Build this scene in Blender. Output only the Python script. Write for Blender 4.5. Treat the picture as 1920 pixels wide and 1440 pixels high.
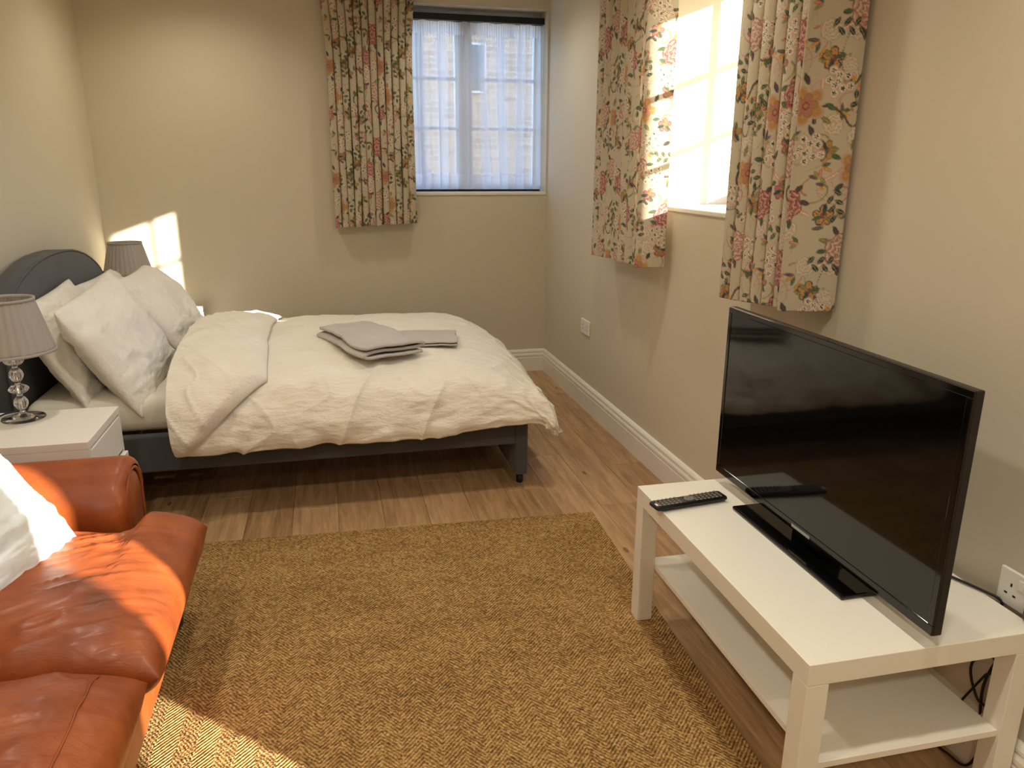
import bpy, bmesh, math, random
import numpy as np
from mathutils import Vector, Matrix

for o in list(bpy.data.objects):
    bpy.data.objects.remove(o, do_unlink=True)
SC = bpy.context.scene
COL = SC.collection
random.seed(7)

# ------------------------------------------------------------------ camera
CAM = dict(p=(-1.4529, -5.0745, 1.3911), yaw=.2355, pitch=.2774, roll=.0053, f=1432.75)
cd = bpy.data.cameras.new('camera')
cam = bpy.data.objects.new('camera', cd)
COL.objects.link(cam)
cd.sensor_fit = 'HORIZONTAL'
cd.sensor_width = 36.0
cd.lens = CAM['f'] / 1920 * 36
cd.clip_start = .02
_y, _p, _r = CAM['yaw'], CAM['pitch'], CAM['roll']
fw = Vector((math.sin(_y) * math.cos(_p), math.cos(_y) * math.cos(_p), -math.sin(_p)))
rt = Vector((math.cos(_y), -math.sin(_y), 0))
up = rt.cross(fw)
r2 = rt * math.cos(_r) + up * math.sin(_r)
u2 = up * math.cos(_r) - rt * math.sin(_r)
M = Matrix((r2, u2, -fw)).transposed().to_4x4()
M.translation = Vector(CAM['p'])
cam.matrix_world = M
SC.camera = cam

# ------------------------------------------------------------------ world, sun, exposure
SUN_TO = Vector((1, -.90, .3725)).normalized()
w = bpy.data.worlds.new('world')
SC.world = w
w.use_nodes = True
nt = w.node_tree
sky = nt.nodes.new('ShaderNodeTexSky')
sky.sky_type = 'NISHITA'
sky.sun_disc = False
sky.sun_elevation = math.asin(SUN_TO.z)
sky.sun_rotation = math.atan2(SUN_TO.x, SUN_TO.y)
nt.nodes['Background'].inputs['Strength'].default_value = .85
tint = nt.nodes.new('ShaderNodeMixRGB')            # cold clear winter sky
tint.blend_type = 'MULTIPLY'
tint.inputs[0].default_value = 1
tint.inputs[2].default_value = (.72, .92, 1.25, 1)
nt.links.new(sky.outputs[0], tint.inputs[1])
nt.links.new(tint.outputs[0], nt.nodes['Background'].inputs['Color'])
sd = bpy.data.lights.new('sun', 'SUN')
sd.energy = 25
sd.color = (1, .95, .85)
sd.angle = math.radians(.6)
sun = bpy.data.objects.new('sun', sd)
COL.objects.link(sun)
sun.rotation_euler = SUN_TO.to_track_quat('Z', 'Y').to_euler()
sun.location = (6, -8, 5)
DOWNLIGHT_W = (18.5, 31.5, 46, 50)      # watts, row by row from the bed to the room end
vs = SC.view_settings
vs.view_transform = 'Standard'
vs.look = 'None'
vs.exposure = 0.12
vs.gamma = 1.0
vs.use_curve_mapping = False

# ------------------------------------------------------------------ helpers
def s2l(c):
    c = np.asarray(c, float) / 255.
    return np.where(c <= .04045, c / 12.92, ((c + .055) / 1.055) ** 2.4)

def C(r, g, b):
    return tuple(float(x) for x in s2l((r, g, b))) + (1.,)

class Mat:
    def __init__(s, name, base=(.5, .5, .5, 1), rough=.5, **kw):
        s.m = bpy.data.materials.new(name)
        s.m.use_nodes = True
        s.nt = s.m.node_tree
        s.b = s.nt.nodes['Principled BSDF']
        s.b.inputs['Base Color'].default_value = base
        s.b.inputs['Roughness'].default_value = rough
        for k, v in kw.items():
            s.b.inputs[k.replace('_', ' ')].default_value = v
    def n(s, t, **kw):
        x = s.nt.nodes.new('ShaderNode' + t)
        for k, v in kw.items():
            setattr(x, k, v)
        return x
    def l(s, a, b):
        s.nt.links.new(a, b)
    def coord(s, kind='Object', scale=(1, 1, 1), rot=(0, 0, 0), rnd=0):
        tc = s.n('TexCoord')
        mp = s.n('Mapping')
        mp.inputs['Scale'].default_value = scale
        mp.inputs['Rotation'].default_value = rot
        s.l(tc.outputs[kind], mp.inputs['Vector'])
        if rnd:
            oi = s.n('ObjectInfo')
            mu = s.n('Math', operation='MULTIPLY')
            mu.inputs[1].default_value = rnd
            s.l(oi.outputs['Random'], mu.inputs[0])
            s.l(mu.outputs[0], mp.inputs['Location'])
        return mp.outputs[0]
    def noise(s, vec, scale=5, detail=3, rough=.5, dist=0):
        x = s.n('TexNoise')
        x.inputs['Scale'].default_value = scale
        x.inputs['Detail'].default_value = detail
        x.inputs['Roughness'].default_value = rough
        x.inputs['Distortion'].default_value = dist
        if vec is not None:
            s.l(vec, x.inputs['Vector'])
        return x.outputs['Fac']
    def math(s, op, a, b=None):
        x = s.n('Math', operation=op)
        for i, v in enumerate((a, b)):
            if v is None:
                continue
            if isinstance(v, (int, float)):
                x.inputs[i].default_value = v
            else:
                s.l(v, x.inputs[i])
        return x.outputs[0]
    def ramp(s, fac, stops):
        x = s.n('ValToRGB')
        e = x.color_ramp.elements
        while len(e) < len(stops):
            e.new(.5)
        for el, (p, c) in zip(e, stops):
            el.position = p
            el.color = c
        s.l(fac, x.inputs[0])
        return x.outputs[0]
    def color(s, sock):
        s.l(sock, s.b.inputs['Base Color'])
    def bump(s, h, strength=.3, dist=.002, prev=None):
        x = s.n('Bump')
        x.inputs['Strength'].default_value = strength
        x.inputs['Distance'].default_value = dist
        s.l(h, x.inputs['Height'])
        if prev is not None:
            s.l(prev, x.inputs['Normal'])
        s.l(x.outputs[0], s.b.inputs['Normal'])
        return x.outputs[0]

def finish(o, mat, parent=None, smooth=False):
    COL.objects.link(o)
    if mat is not None:
        o.data.materials.append(mat.m if isinstance(mat, Mat) else mat)
    if parent is not None:
        o.parent = parent
    if smooth:
        o.data.polygons.foreach_set('use_smooth', [True] * len(o.data.polygons))
    return o

def tag(o, label, cat, group=None, kind=None):
    o['label'] = label
    if cat:
        o['category'] = cat
    if group:
        o['group'] = group
    if kind:
        o['kind'] = kind
    return o

def thing(name, label, cat, loc=(0, 0, 0), group=None, kind=None):
    o = bpy.data.objects.new(name, None)
    o.empty_display_size = .1
    COL.objects.link(o)
    o.location = loc
    return tag(o, label, cat, group, kind)

def from_bm(name, bm, mat, parent=None, smooth=False, loc=(0, 0, 0)):
    me = bpy.data.meshes.new(name)
    bm.normal_update()
    bm.to_mesh(me)
    bm.free()
    o = bpy.data.objects.new(name, me)
    o.location = loc
    return finish(o, mat, parent, smooth)

def bbox(bm, x0, x1, y0, y1, z0, z1, bev=0, seg=2):
    vs_ = [bm.verts.new((x, y, z)) for x in (x0, x1) for y in (y0, y1) for z in (z0, z1)]
    F = [(0, 1, 3, 2), (4, 6, 7, 5), (0, 4, 5, 1), (2, 3, 7, 6), (0, 2, 6, 4), (1, 5, 7, 3)]
    fs = [bm.faces.new([vs_[i] for i in f]) for f in F]
    if bev:
        es = list({e for f in fs for e in f.edges})
        bmesh.ops.bevel(bm, geom=es, offset=bev, segments=seg, profile=.5, affect='EDGES')

def box(name, b, mat, parent=None, bev=0, seg=2, smooth=False):
    """b = world (x0,x1,y0,y1,z0,z1); a child keeps it relative to its parent's location."""
    bm = bmesh.new()
    off = parent.location if parent is not None else Vector((0, 0, 0))
    if parent is not None and parent.parent is not None:
        off = off + parent.parent.location
    x0, x1, y0, y1, z0, z1 = b
    c = Vector(((x0 + x1) / 2, (y0 + y1) / 2, (z0 + z1) / 2))
    bbox(bm, x0 - c.x, x1 - c.x, y0 - c.y, y1 - c.y, z0 - c.z, z1 - c.z, bev, seg)
    return from_bm(name, bm, mat, parent, smooth, c - off)

def pyd(name, V, F, mat, parent=None, smooth=True, loc=(0, 0, 0)):
    me = bpy.data.meshes.new(name)
    me.from_pydata([tuple(v) for v in V], [], F)
    me.validate()
    me.update()
    o = bpy.data.objects.new(name, me)
    o.location = loc
    return finish(o, mat, parent, smooth)

def gridmesh(name, P, mat, parent=None, wrap_u=False, wrap_v=False, loc=(0, 0, 0), smooth=True):
    """P: array (nu,nv,3)"""
    P = np.asarray(P, np.float32)
    nu, nv, _ = P.shape
    iu = np.arange(nu if wrap_u else nu - 1)
    iv = np.arange(nv if wrap_v else nv - 1)
    U, Vv = np.meshgrid(iu, iv, indexing='ij')
    U1, V1 = (U + 1) % nu, (Vv + 1) % nv
    q = np.stack([U * nv + Vv, U1 * nv + Vv, U1 * nv + V1, U * nv + V1], -1).reshape(-1, 4)
    me = bpy.data.meshes.new(name)
    me.vertices.add(nu * nv)
    me.vertices.foreach_set('co', P.reshape(-1))
    me.loops.add(q.size)
    me.polygons.add(len(q))
    me.loops.foreach_set('vertex_index', q.reshape(-1).astype(np.int32))
    me.polygons.foreach_set('loop_start', np.arange(0, q.size, 4, dtype=np.int32))
    me.polygons.foreach_set('loop_total', np.full(len(q), 4, np.int32))
    me.update(calc_edges=True)
    me.validate()
    o = bpy.data.objects.new(name, me)
    o.location = loc
    return finish(o, mat, parent, smooth)

def lathe(name, prof, mat, parent=None, seg=40, loc=(0, 0, 0), ripple=None, smooth=True):
    """prof: [(r,z)...]; ripple(r,z,theta)->r"""
    th = np.linspace(0, 2 * math.pi, seg, endpoint=False)
    P = np.zeros((len(prof), seg, 3))
    for i, (r, z) in enumerate(prof):
        rr = np.full(seg, r) if ripple is None else ripple(r, z, th)
        P[i, :, 0] = rr * np.cos(th)
        P[i, :, 1] = rr * np.sin(th)
        P[i, :, 2] = z
    return gridmesh(name, P[::-1], mat, parent, wrap_v=True, loc=loc, smooth=smooth)

def catmull(pts, n):
    pts = np.asarray(pts, float)
    p = np.vstack([2 * pts[0] - pts[1], pts, 2 * pts[-1] - pts[-2]])
    m = len(pts) - 1
    t = np.linspace(0, m, n)
    i = np.minimum(t.astype(int), m - 1)
    f = (t - i)[:, None]
    a, b, c, d = p[i], p[i + 1], p[i + 2], p[i + 3]
    return .5 * ((2 * b) + (-a + c) * f + (2 * a - 5 * b + 4 * c - d) * f ** 2 + (-a + 3 * b - 3 * c + d) * f ** 3)

def tube(name, pts, r, mat, parent=None, n=60, seg=8, loc=(0, 0, 0), ends=True):
    p = catmull(pts, n)
    T = np.gradient(p, axis=0)
    T /= np.linalg.norm(T, axis=1)[:, None]
    ref = np.array([0, 0, 1.])
    P = np.zeros((n, seg, 3))
    th = np.linspace(0, 2 * math.pi, seg, endpoint=False)
    nrm = None
    for i in range(n):
        if nrm is None:
            a = ref if abs(T[i] @ ref) < .9 else np.array([1., 0, 0])
            nrm = a - T[i] * (a @ T[i])
        else:
            nrm = nrm - T[i] * (nrm @ T[i])
        nrm /= np.linalg.norm(nrm)
        bn = np.cross(T[i], nrm)
        rr = r * (1e-3 if ends and i in (0, n - 1) else 1)
        P[i] = p[i] + rr * (np.cos(th)[:, None] * nrm + np.sin(th)[:, None] * bn)
    return gridmesh(name, P, mat, parent, wrap_v=True, loc=loc)

def extrude_profile(name, prof, axis, a0, a1, mat, parent=None, smooth=False):
    """closed 2D profile [(u,v)] extruded along 'x' or 'y'. For y: u=x,v=z ; for x: u=y,v=z"""
    n = len(prof)
    mk = (lambda u, v, a: (u, a, v)) if axis == 'y' else (lambda u, v, a: (a, u, v))
    V = [mk(u, v, a0) for u, v in prof] + [mk(u, v, a1) for u, v in prof]
    F = [(i, (i + 1) % n, n + (i + 1) % n, n + i) for i in range(n)] + [tuple(range(n))[::-1], tuple(range(n, 2 * n))]
    o = pyd(name, V, F, mat, parent, smooth)
    bm = bmesh.new(); bm.from_mesh(o.data); bmesh.ops.recalc_face_normals(bm, faces=bm.faces); bm.to_mesh(o.data); bm.free()
    return o

_rs = np.random.RandomState(11)
_LAT = _rs.rand(256, 256)
def vn(x, y, s=0):
    """smooth lattice noise in [-1,1]"""
    x = np.asarray(x, float) + s * 17.31
    y = np.asarray(y, float) + s * 9.77
    xi, yi = np.floor(x).astype(int), np.floor(y).astype(int)
    fx, fy = x - xi, y - yi
    fx = fx * fx * fx * (fx * (fx * 6 - 15) + 10)
    fy = fy * fy * fy * (fy * (fy * 6 - 15) + 10)
    g = lambda a, b: _LAT[a & 255, b & 255]
    return 2 * ((g(xi, yi) * (1 - fx) + g(xi + 1, yi) * fx) * (1 - fy) + (g(xi, yi + 1) * (1 - fx) + g(xi + 1, yi + 1) * fx) * fy) - 1
def fbm(x, y, o=4, s=0):
    r, a = 0, 1.
    for k in range(o):
        r = r + a * vn(x * 2 ** k, y * 2 ** k, s + k * 3)
        a *= .5
    return r
def sstep(a, b, x):
    t = np.clip((x - a) / (b - a), 0, 1)
    return t * t * (3 - 2 * t)

# ------------------------------------------------------------------ materials
def paint(name, c, rough=.8, bumps=.06):
    m = Mat(name, c, rough)
    v = m.coord('Object')
    m.bump(m.noise(v, 160, 3), bumps, .001)
    return m
WALL = paint('wall_paint', C(207, 196, 173), .75)
CEIL = paint('ceiling_paint', C(240, 236, 226), .85)
TRIMW = paint('white_gloss_paint', C(232, 226, 212), .35, .02)
LACKW = Mat('white_lacquer', C(236, 231, 218), .38)
v = LACKW.coord('Object')
LACKW.bump(LACKW.noise(v, 300, 2), .02, .0005)
NSW = Mat('white_foil', C(233, 229, 220), .4)
UPVC = Mat('window_frame_white', C(225, 228, 232), .4)
BLACKT = Mat('black_track', C(18, 17, 18), .5)

def glassmat():
    m = bpy.data.materials.new('window_glass')
    m.use_nodes = True
    n = m.node_tree
    n.nodes.clear()
    out = n.nodes.new('ShaderNodeOutputMaterial')
    mix = n.nodes.new('ShaderNodeMixShader')
    tr = n.nodes.new('ShaderNodeBsdfTransparent')
    gl = n.nodes.new('ShaderNodeBsdfGlossy')
    gl.inputs['Roughness'].default_value = .02
    mix.inputs[0].default_value = .06
    n.links.new(tr.outputs[0], mix.inputs[1]); n.links.new(gl.outputs[0], mix.inputs[2]); n.links.new(mix.outputs[0], out.inputs[0])
    return m
GLASS = glassmat()

# oak plank
OAK = Mat('oak_plank', rough=.42)
vv = OAK.coord('Object', (1, 1, 1), rnd=37)
vg = OAK.coord('Object', (14, 1.1, 1), rnd=53)
g1 = OAK.noise(vg, 3.0, 6, .62, .6)
vf = OAK.coord('Object', (90, 3, 1), rnd=19)
g2 = OAK.noise(vf, 3.0, 4, .6)
kn = OAK.n('TexVoronoi'); kn.inputs['Scale'].default_value = 1.0
OAK.l(OAK.coord('Object', (6, 2.4, 1), rnd=71), kn.inputs['Vector'])
knot = OAK.math('LESS_THAN', kn.outputs['Distance'], .055)
g = OAK.math('ADD', OAK.math('MULTIPLY', g1, .75), OAK.math('MULTIPLY', g2, .25))
oi = OAK.n('ObjectInfo')
g = OAK.math('ADD', g, OAK.math('MULTIPLY', OAK.math('SUBTRACT', oi.outputs['Random'], .5), .16))
col = OAK.ramp(g, [(.26, C(124, 94, 64)), (.46, C(164, 128, 90)), (.58, C(182, 146, 106)), (.76, C(200, 165, 124))])
mx = OAK.n('MixRGB'); mx.blend_type = 'MULTIPLY'; mx.inputs[2].default_value = (.35, .27, .2, 1)
OAK.l(OAK.math('MULTIPLY', knot, .75), mx.inputs[0]); OAK.l(col, mx.inputs[1])
OAK.color(mx.outputs[0])
OAK.bump(g2, .12, .0006)
SUBF = Mat('underlay', C(70, 45, 28), .8)

# jute rug
RUG = Mat('jute_herringbone', rough=.9)
tc = RUG.n('TexCoord'); sp = RUG.n('SeparateXYZ'); RUG.l(tc.outputs['Object'], sp.inputs[0])
per, step_ = .100, .0135
X, Y = sp.outputs[0], sp.outputs[1]
jit = RUG.math('MULTIPLY', RUG.math('SUBTRACT', RUG.noise(tc.outputs['Object'], 38, 2), .5), .010)
xx = RUG.math('ADD', X, jit)
tri = RUG.math('MULTIPLY', RUG.math('PINGPONG', xx, per / 2), 1.15)
ph = RUG.math('DIVIDE', RUG.math('ADD', RUG.math('ADD', Y, tri), RUG.math('MULTIPLY', jit, .7)), step_)
wv = RUG.math('PINGPONG', ph, .5)                      # 0..0.5
wv = RUG.math('MULTIPLY', wv, 2)
vor = RUG.n('TexVoronoi'); vor.inputs['Scale'].default_value = 165
RUG.l(tc.outputs['Object'], vor.inputs['Vector'])
sep = RUG.n('SeparateColor'); RUG.l(vor.outputs['Color'], sep.inputs[0])
fib = RUG.math('SUBTRACT', 1, RUG.math('MULTIPLY', vor.outputs['Distance'], 1.2))
patch = RUG.noise(RUG.coord('Object', (1, 2.6, 1)), 3.2, 3)
hgt = RUG.math('ADD', RUG.math('MULTIPLY', wv, .65), RUG.math('MULTIPLY', fib, .35))
tone = RUG.math('ADD', RUG.math('MULTIPLY', hgt, .55), RUG.math('ADD', RUG.math('MULTIPLY', sep.outputs[0], .34), RUG.math('MULTIPLY', patch, .22)))
RUG.color(RUG.ramp(tone, [(.20, C(72, 47, 19)), (.42, C(134, 96, 47)), (.62, C(180, 139, 77)), (.90, C(222, 186, 124))]))
RUG.bump(hgt, .9, .006)

# fabrics
def cloth(name, c, c2=None, bump=.35, scale=420, rough=.9, crinkle=None):
    m = Mat(name, c, rough)
    m.b.inputs['Sheen Weight'].default_value = .15
    v = m.coord('Object')
    if c2:
        m.color(m.ramp(m.noise(v, 9, 4), [(.3, c), (.7, c2)]))
    p = m.bump(m.noise(v, scale, 2), bump, .0008)
    if crinkle:
        p = m.bump(m.noise(m.coord('Object', crinkle), 1, 4, .6, .4), .9, .006, p)
    return m
DUVET = cloth('crinkled_cream_cotton', C(241, 234, 219), C(236, 228, 210), .3, 500, crinkle=(26, 130, 60))
PILLOWM = cloth('white_pillow_cotton', C(240, 235, 226), C(234, 229, 219), .3, 500, crinkle=(70, 120, 40))
SHEETM = cloth('fitted_sheet', C(228, 221, 208), None, .2, 500)
TOWEL = cloth('grey_waffle_towel', C(192, 185, 177), C(183, 176, 168), .9, 260)
BEDG = cloth('charcoal_upholstery', C(76, 77, 79), C(68, 69, 71), .7, 700)
BEDG.b.inputs['Roughness'].default_value = .85
SHADE = cloth('grey_shade_fabric', C(196, 190, 182), None, .4, 600, .7)
tls = SHADE.n('BsdfTranslucent'); tls.inputs[0].default_value = C(200, 194, 186)
mxs = SHADE.n('MixShader'); mxs.inputs[0].default_value = .4
SHADE.l(SHADE.b.outputs[0], mxs.inputs[1]); SHADE.l(tls.outputs[0], mxs.inputs[2]); SHADE.l(mxs.outputs[0], SHADE.nt.nodes['Material Output'].inputs[0])
CUSH = cloth('pale_cushion_linen', C(226, 230, 230), C(206, 214, 214), .5, 380)
DARKW = Mat('dark_wood', C(46, 24, 14), .35)
BLKPL = Mat('black_plastic', C(14, 13, 13), .35)
GLOSS = Mat('black_gloss', C(6, 6, 7), .08)
SCREEN = Mat('screen_glass', C(8, 8, 9), .06)
SILV = Mat('silver_badge', C(190, 190, 190), .3, Metallic=.8)
CHROME = Mat('chrome', C(200, 200, 200), .15, Metallic=1.)
SOCK = Mat('white_socket_plastic', C(236, 232, 224), .3)
HOLE = Mat('socket_hole', C(20, 16, 14), .8)
KEYM = Mat('remote_keys', C(120, 116, 108), .5)
CABLE = Mat('black_cable', C(20, 18, 18), .5)
CRYST = Mat('crystal', (.93, .93, .93, 1), .03, Transmission_Weight=1., IOR=1.45)
BULB = Mat('lamp_bulb_glass', C(235, 232, 224), .3)

LEA = Mat('tan_leather', rough=.45)
v = LEA.coord('Object')
LEA.color(LEA.ramp(LEA.noise(v, 4.5, 5, .6), [(.28, C(104, 46, 16)), (.5, C(142, 66, 23)), (.74, C(170, 90, 34))]))
LEA.b.inputs['Coat Weight'].default_value = .08
LEA.b.inputs['Coat Roughness'].default_value = .22
p1 = LEA.bump(LEA.noise(v, 420, 3), .12, .001)
LEA.bump(LEA.noise(LEA.coord('Object', (9, 30, 12)), 1.0, 5, .6, 1.2), .35, .006, p1)

def sheermat():
    m = bpy.data.materials.new('sheer_voile')
    m.use_nodes = True
    n = m.node_tree
    n.nodes.clear()
    N = lambda t: n.nodes.new('ShaderNode' + t)
    out, mx1, mx2, tr, di, tl = N('OutputMaterial'), N('MixShader'), N('MixShader'), N('BsdfTransparent'), N('BsdfDiffuse'), N('BsdfTranslucent')
    di.inputs[0].default_value = (.85, .85, .85, 1)
    tl.inputs[0].default_value = (.90, .92, .96, 1)
    mx1.inputs[0].default_value = .55
    at = N('Attribute'); at.attribute_name = 'dens'
    n.links.new(di.outputs[0], mx1.inputs[1]); n.links.new(tl.outputs[0], mx1.inputs[2])
    n.links.new(at.outputs['Fac'], mx2.inputs[0])
    n.links.new(tr.outputs[0], mx2.inputs[1]); n.links.new(mx1.outputs[0], mx2.inputs[2]); n.links.new(mx2.outputs[0], out.inputs[0])
    return m
SHEER = sheermat()

PRINT = Mat('floral_print_linen', rough=.9)
at = PRINT.n('Attribute'); at.attribute_name = 'print'
PRINT.color(at.outputs['Color'])
tlp = PRINT.n('BsdfTranslucent'); PRINT.l(at.outputs['Color'], tlp.inputs[0])
mxp = PRINT.n('MixShader'); mxp.inputs[0].default_value = .22
outp = PRINT.nt.nodes['Material Output']
PRINT.l(PRINT.b.outputs[0], mxp.inputs[1]); PRINT.l(tlp.outputs[0], mxp.inputs[2]); PRINT.l(mxp.outputs[0], outp.inputs[0])
PRINT.bump(PRINT.noise(PRINT.coord('Object'), 700, 2), .25, .0006)

# ------------------------------------------------------------------ room
W = 2.7476          # left wall at x=-W ; right wall x=0 ; back wall y=0
YN = -7.4           # wall behind the camera
H = 2.52
SILL = 1.228

def wall(name, boxes, label):
    bm = bmesh.new()
    for b in boxes:
        bbox(bm, *b)
    o = from_bm(name, bm, WALL)
    return tag(o, label, None, kind='structure')

BX0, BX1, BZ1 = -1.12, -.012, 2.34     # back window opening
wall('wall_back', [(-W - .2, BX0, 0, .3, 0, H), (BX1, .0, 0, .3, 0, H), (BX0, BX1, 0, .3, 0, SILL - .02), (BX0, BX1, 0, .3, BZ1, H)],
     'beige painted wall behind the bed with a window')
RY0, RY1, RZ1 = -1.79, -2.93, 2.24     # right window opening
DY0, DY1, DZ1 = -4.92, -5.685, 2.05      # glazed door
T = .55
wall('wall_right', [(0, T, 0 + RY0, .3, 0, H), (0, T, RY1, RY0, 0, SILL - .02), (0, T, RY1, RY0, RZ1, H), (0, T, DY0, RY1, 0, H),
                    (0, T, DY1, DY0, DZ1, H), (0, T, YN - .2, DY1, 0, H)], 'beige painted wall beside the television')
wall('wall_left', [(-W - .2, -W, YN - .2, 0, 0, H)], 'beige painted wall behind the headboard')
wall('wall_near', [(-W, 0, YN - .2, YN, 0, H)], 'beige painted wall facing the bed end')
tag(box('ceiling', (-W - .2, T, YN - .2, .3, H, H + .1), CEIL), 'white plastered ceiling', None, kind='structure')

# floor of planks
fl = box('floor', (-W - .1, T, YN - .1, .1, -.06, -.012), SUBF)
tag(fl, 'oak plank floor', None, kind='structure')
pm = {}
PW = .182
x = -W
row = 0
while x < 0:
    x1 = min(x + PW, 0.0)
    y = YN - [.0, .71, .33, .95, .52][row % 5]
    while y < 0:
        y1 = min(y + 1.22, 0)
        ya = max(y, YN)
        if y1 - ya > .01:
            key = (round(x1 - x, 3), round(y1 - ya, 3))
            if key not in pm:
                bm = bmesh.new()
                hx, hy = key[0] / 2 - .0005, key[1] / 2 - .0005
                bbox(bm, -hx, hx, -hy, hy, -.012, 0)
                es = [e for e in bm.edges if all(v_.co.z > -.001 for v_ in e.verts)]
                bmesh.ops.bevel(bm, geom=es, offset=.0012, segments=1, affect='EDGES')
                me = bpy.data.meshes.new('plank'); bm.to_mesh(me); bm.free()
                me.materials.append(OAK.m)
                pm[key] = me
            o = bpy.data.objects.new('plank', pm[key])
            COL.objects.link(o)
            o.parent = fl
            o.location = Vector(((x + x1) / 2, (ya + y1) / 2, 0)) - fl.location
        y += 1.22
    x += PW
    row += 1
# threshold inside the door recess
tag(box('trim_3', (0, T, DY1, DY0, -.012, .0), OAK), 'oak door threshold', None, kind='structure')

# skirting boards
SK = [(0, 0), (.021, 0), (.021, .096), (.0185, .1), (.0185, .104), (.021, .107), (.0205, .118), (.016, .127), (.0145, .131), (.0165, .134), (.0155, .142), (.010, .150), (.004, .1545), (0, .1545)]
extr = lambda name, prof, ax, a0, a1, lab: tag(extrude_profile(name, prof, ax, a0, a1, TRIMW), lab, None, kind='structure')
extr('baseboard_right', [(-u, z) for u, z in SK], 'y', DY0 + .0, 0, 'white moulded skirting along the television wall')
extr('baseboard_near_right', [(-u, z) for u, z in SK], 'y', YN, DY1, 'white moulded skirting past the glazed door')
extr('baseboard_back', [(-u, z) for u, z in SK], 'x', -W, -.0, 'white moulded skirting behind the bed')
extr('baseboard_left', [(-W + u, z) for u, z in SK], 'y', YN, 0, 'white moulded skirting behind headboard and sofa')

# window boards
tag(box('trim_1', (BX0, BX1, -.006, .2, SILL - .02, SILL), TRIMW, bev=.004), 'white sill board under the sheer curtain', None, kind='structure')
tag(box('trim_2', (-.006, T - .07, RY1, RY0, SILL - .02, SILL), TRIMW, bev=.004), 'white sill board between the floral curtains', None, kind='structure')

# back window : frame, mullion, casements
w1 = thing('window_1', 'white casement window behind the sheer curtain', None, (-.57, .2, SILL), kind='structure')
yf0, yf1 = .17, .22
FR = .045
fx0, fx1, fz0, fz1 = BX0, BX1, SILL, BZ1
for n_, b in (('frame', (fx0, fx0 + FR, yf0, yf1, fz0, fz1)), ('frame', (fx1 - FR, fx1, yf0, yf1, fz0, fz1)),
              ('frame', (fx0 + FR, fx1 - FR, yf0, yf1, fz0, fz0 + .05)), ('frame', (fx0 + FR, fx1 - FR, yf0, yf1, fz1 - .06, fz1)),
              ('mullion', (-.585, -.475, yf0, yf1, fz0 + .05, fz1 - .06))):
    box(n_, b, UPVC, w1, .004)
for a, b in ((fx0 + FR, -.585), (-.475, fx1 - FR)):
    box('pane', (a, b, .193, .197, fz0 + .05, fz1 - .06), GLASS, w1)
    for zz in (1.63, 1.935):
        box('muntin', (a, b, .185, .205, zz - .009, zz + .009), UPVC, w1)
    c = (a + b) / 2
    box('muntin', (c - .009, c + .009, .186, .204, fz0 + .05, fz1 - .06), UPVC, w1)
h = box('handle', (-.50, -.485, .135, .172, 1.66, 1.78), UPVC, w1, .005)

# right window
w2 = thing('window_2', 'white casement window between the two floral curtains', None, (.45, -2.5, SILL), kind='structure')
xf0, xf1 = .425, .475
gz0, gz1 = 1.30, 2.155
gy0, gy1 = -1.82, -2.855
for n_, b in (('frame', (xf0, xf1, gy0, RY0, SILL, RZ1)), ('frame', (xf0, xf1, RY1, gy1, SILL, RZ1)),
              ('frame', (xf0, xf1, gy1, gy0, SILL, gz0)), ('frame', (xf0, xf1, gy1, gy0, gz1, RZ1)),
              ):
    box(n_, b, UPVC, w2, .004)
for a, b in ((gy1, gy0),):
    box('pane', (.448, .452, a, b, gz0, gz1), GLASS, w2)
    for zz in (1.585, 1.87):
        box('muntin', (.44, .46, a, b, zz - .009, zz + .009), UPVC, w2)
    for yy in (-1.99, -2.205, -2.42, -2.636):
        box('muntin', (.441, .459, yy - .009, yy + .009, gz0, gz1), UPVC, w2)

# glazed door
d1 = thing('door_1', 'white half-glazed outside door', None, (.45, -5.3, 0), kind='structure')
for n_, b in (('stile', (.42, .47, DY1, DY1 + .11, 0.004, DZ1)), ('stile', (.42, .47, DY0 - .11, DY0, 0.004, DZ1)),
              ('rail', (.42, .47, DY1 + .11, DY0 - .11, .004, .2)), ('rail', (.42, .47, DY1 + .11, DY0 - .11, DZ1 - .12, DZ1)),
              ('rail', (.42, .47, DY1 + .11, DY0 - .11, .5, .6)), ('panel', (.435, .455, DY1 + .11, DY0 - .11, .2, .5))):
    box(n_, b, UPVC, d1, .003)
box('pane', (.443, .447, DY1 + .11, DY0 - .11, .6, DZ1 - .12), GLASS, d1)
hd = box('handle', (.37, .42, -5.01, -4.98, .98, 1.0), CHROME, d1, .004)

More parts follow.
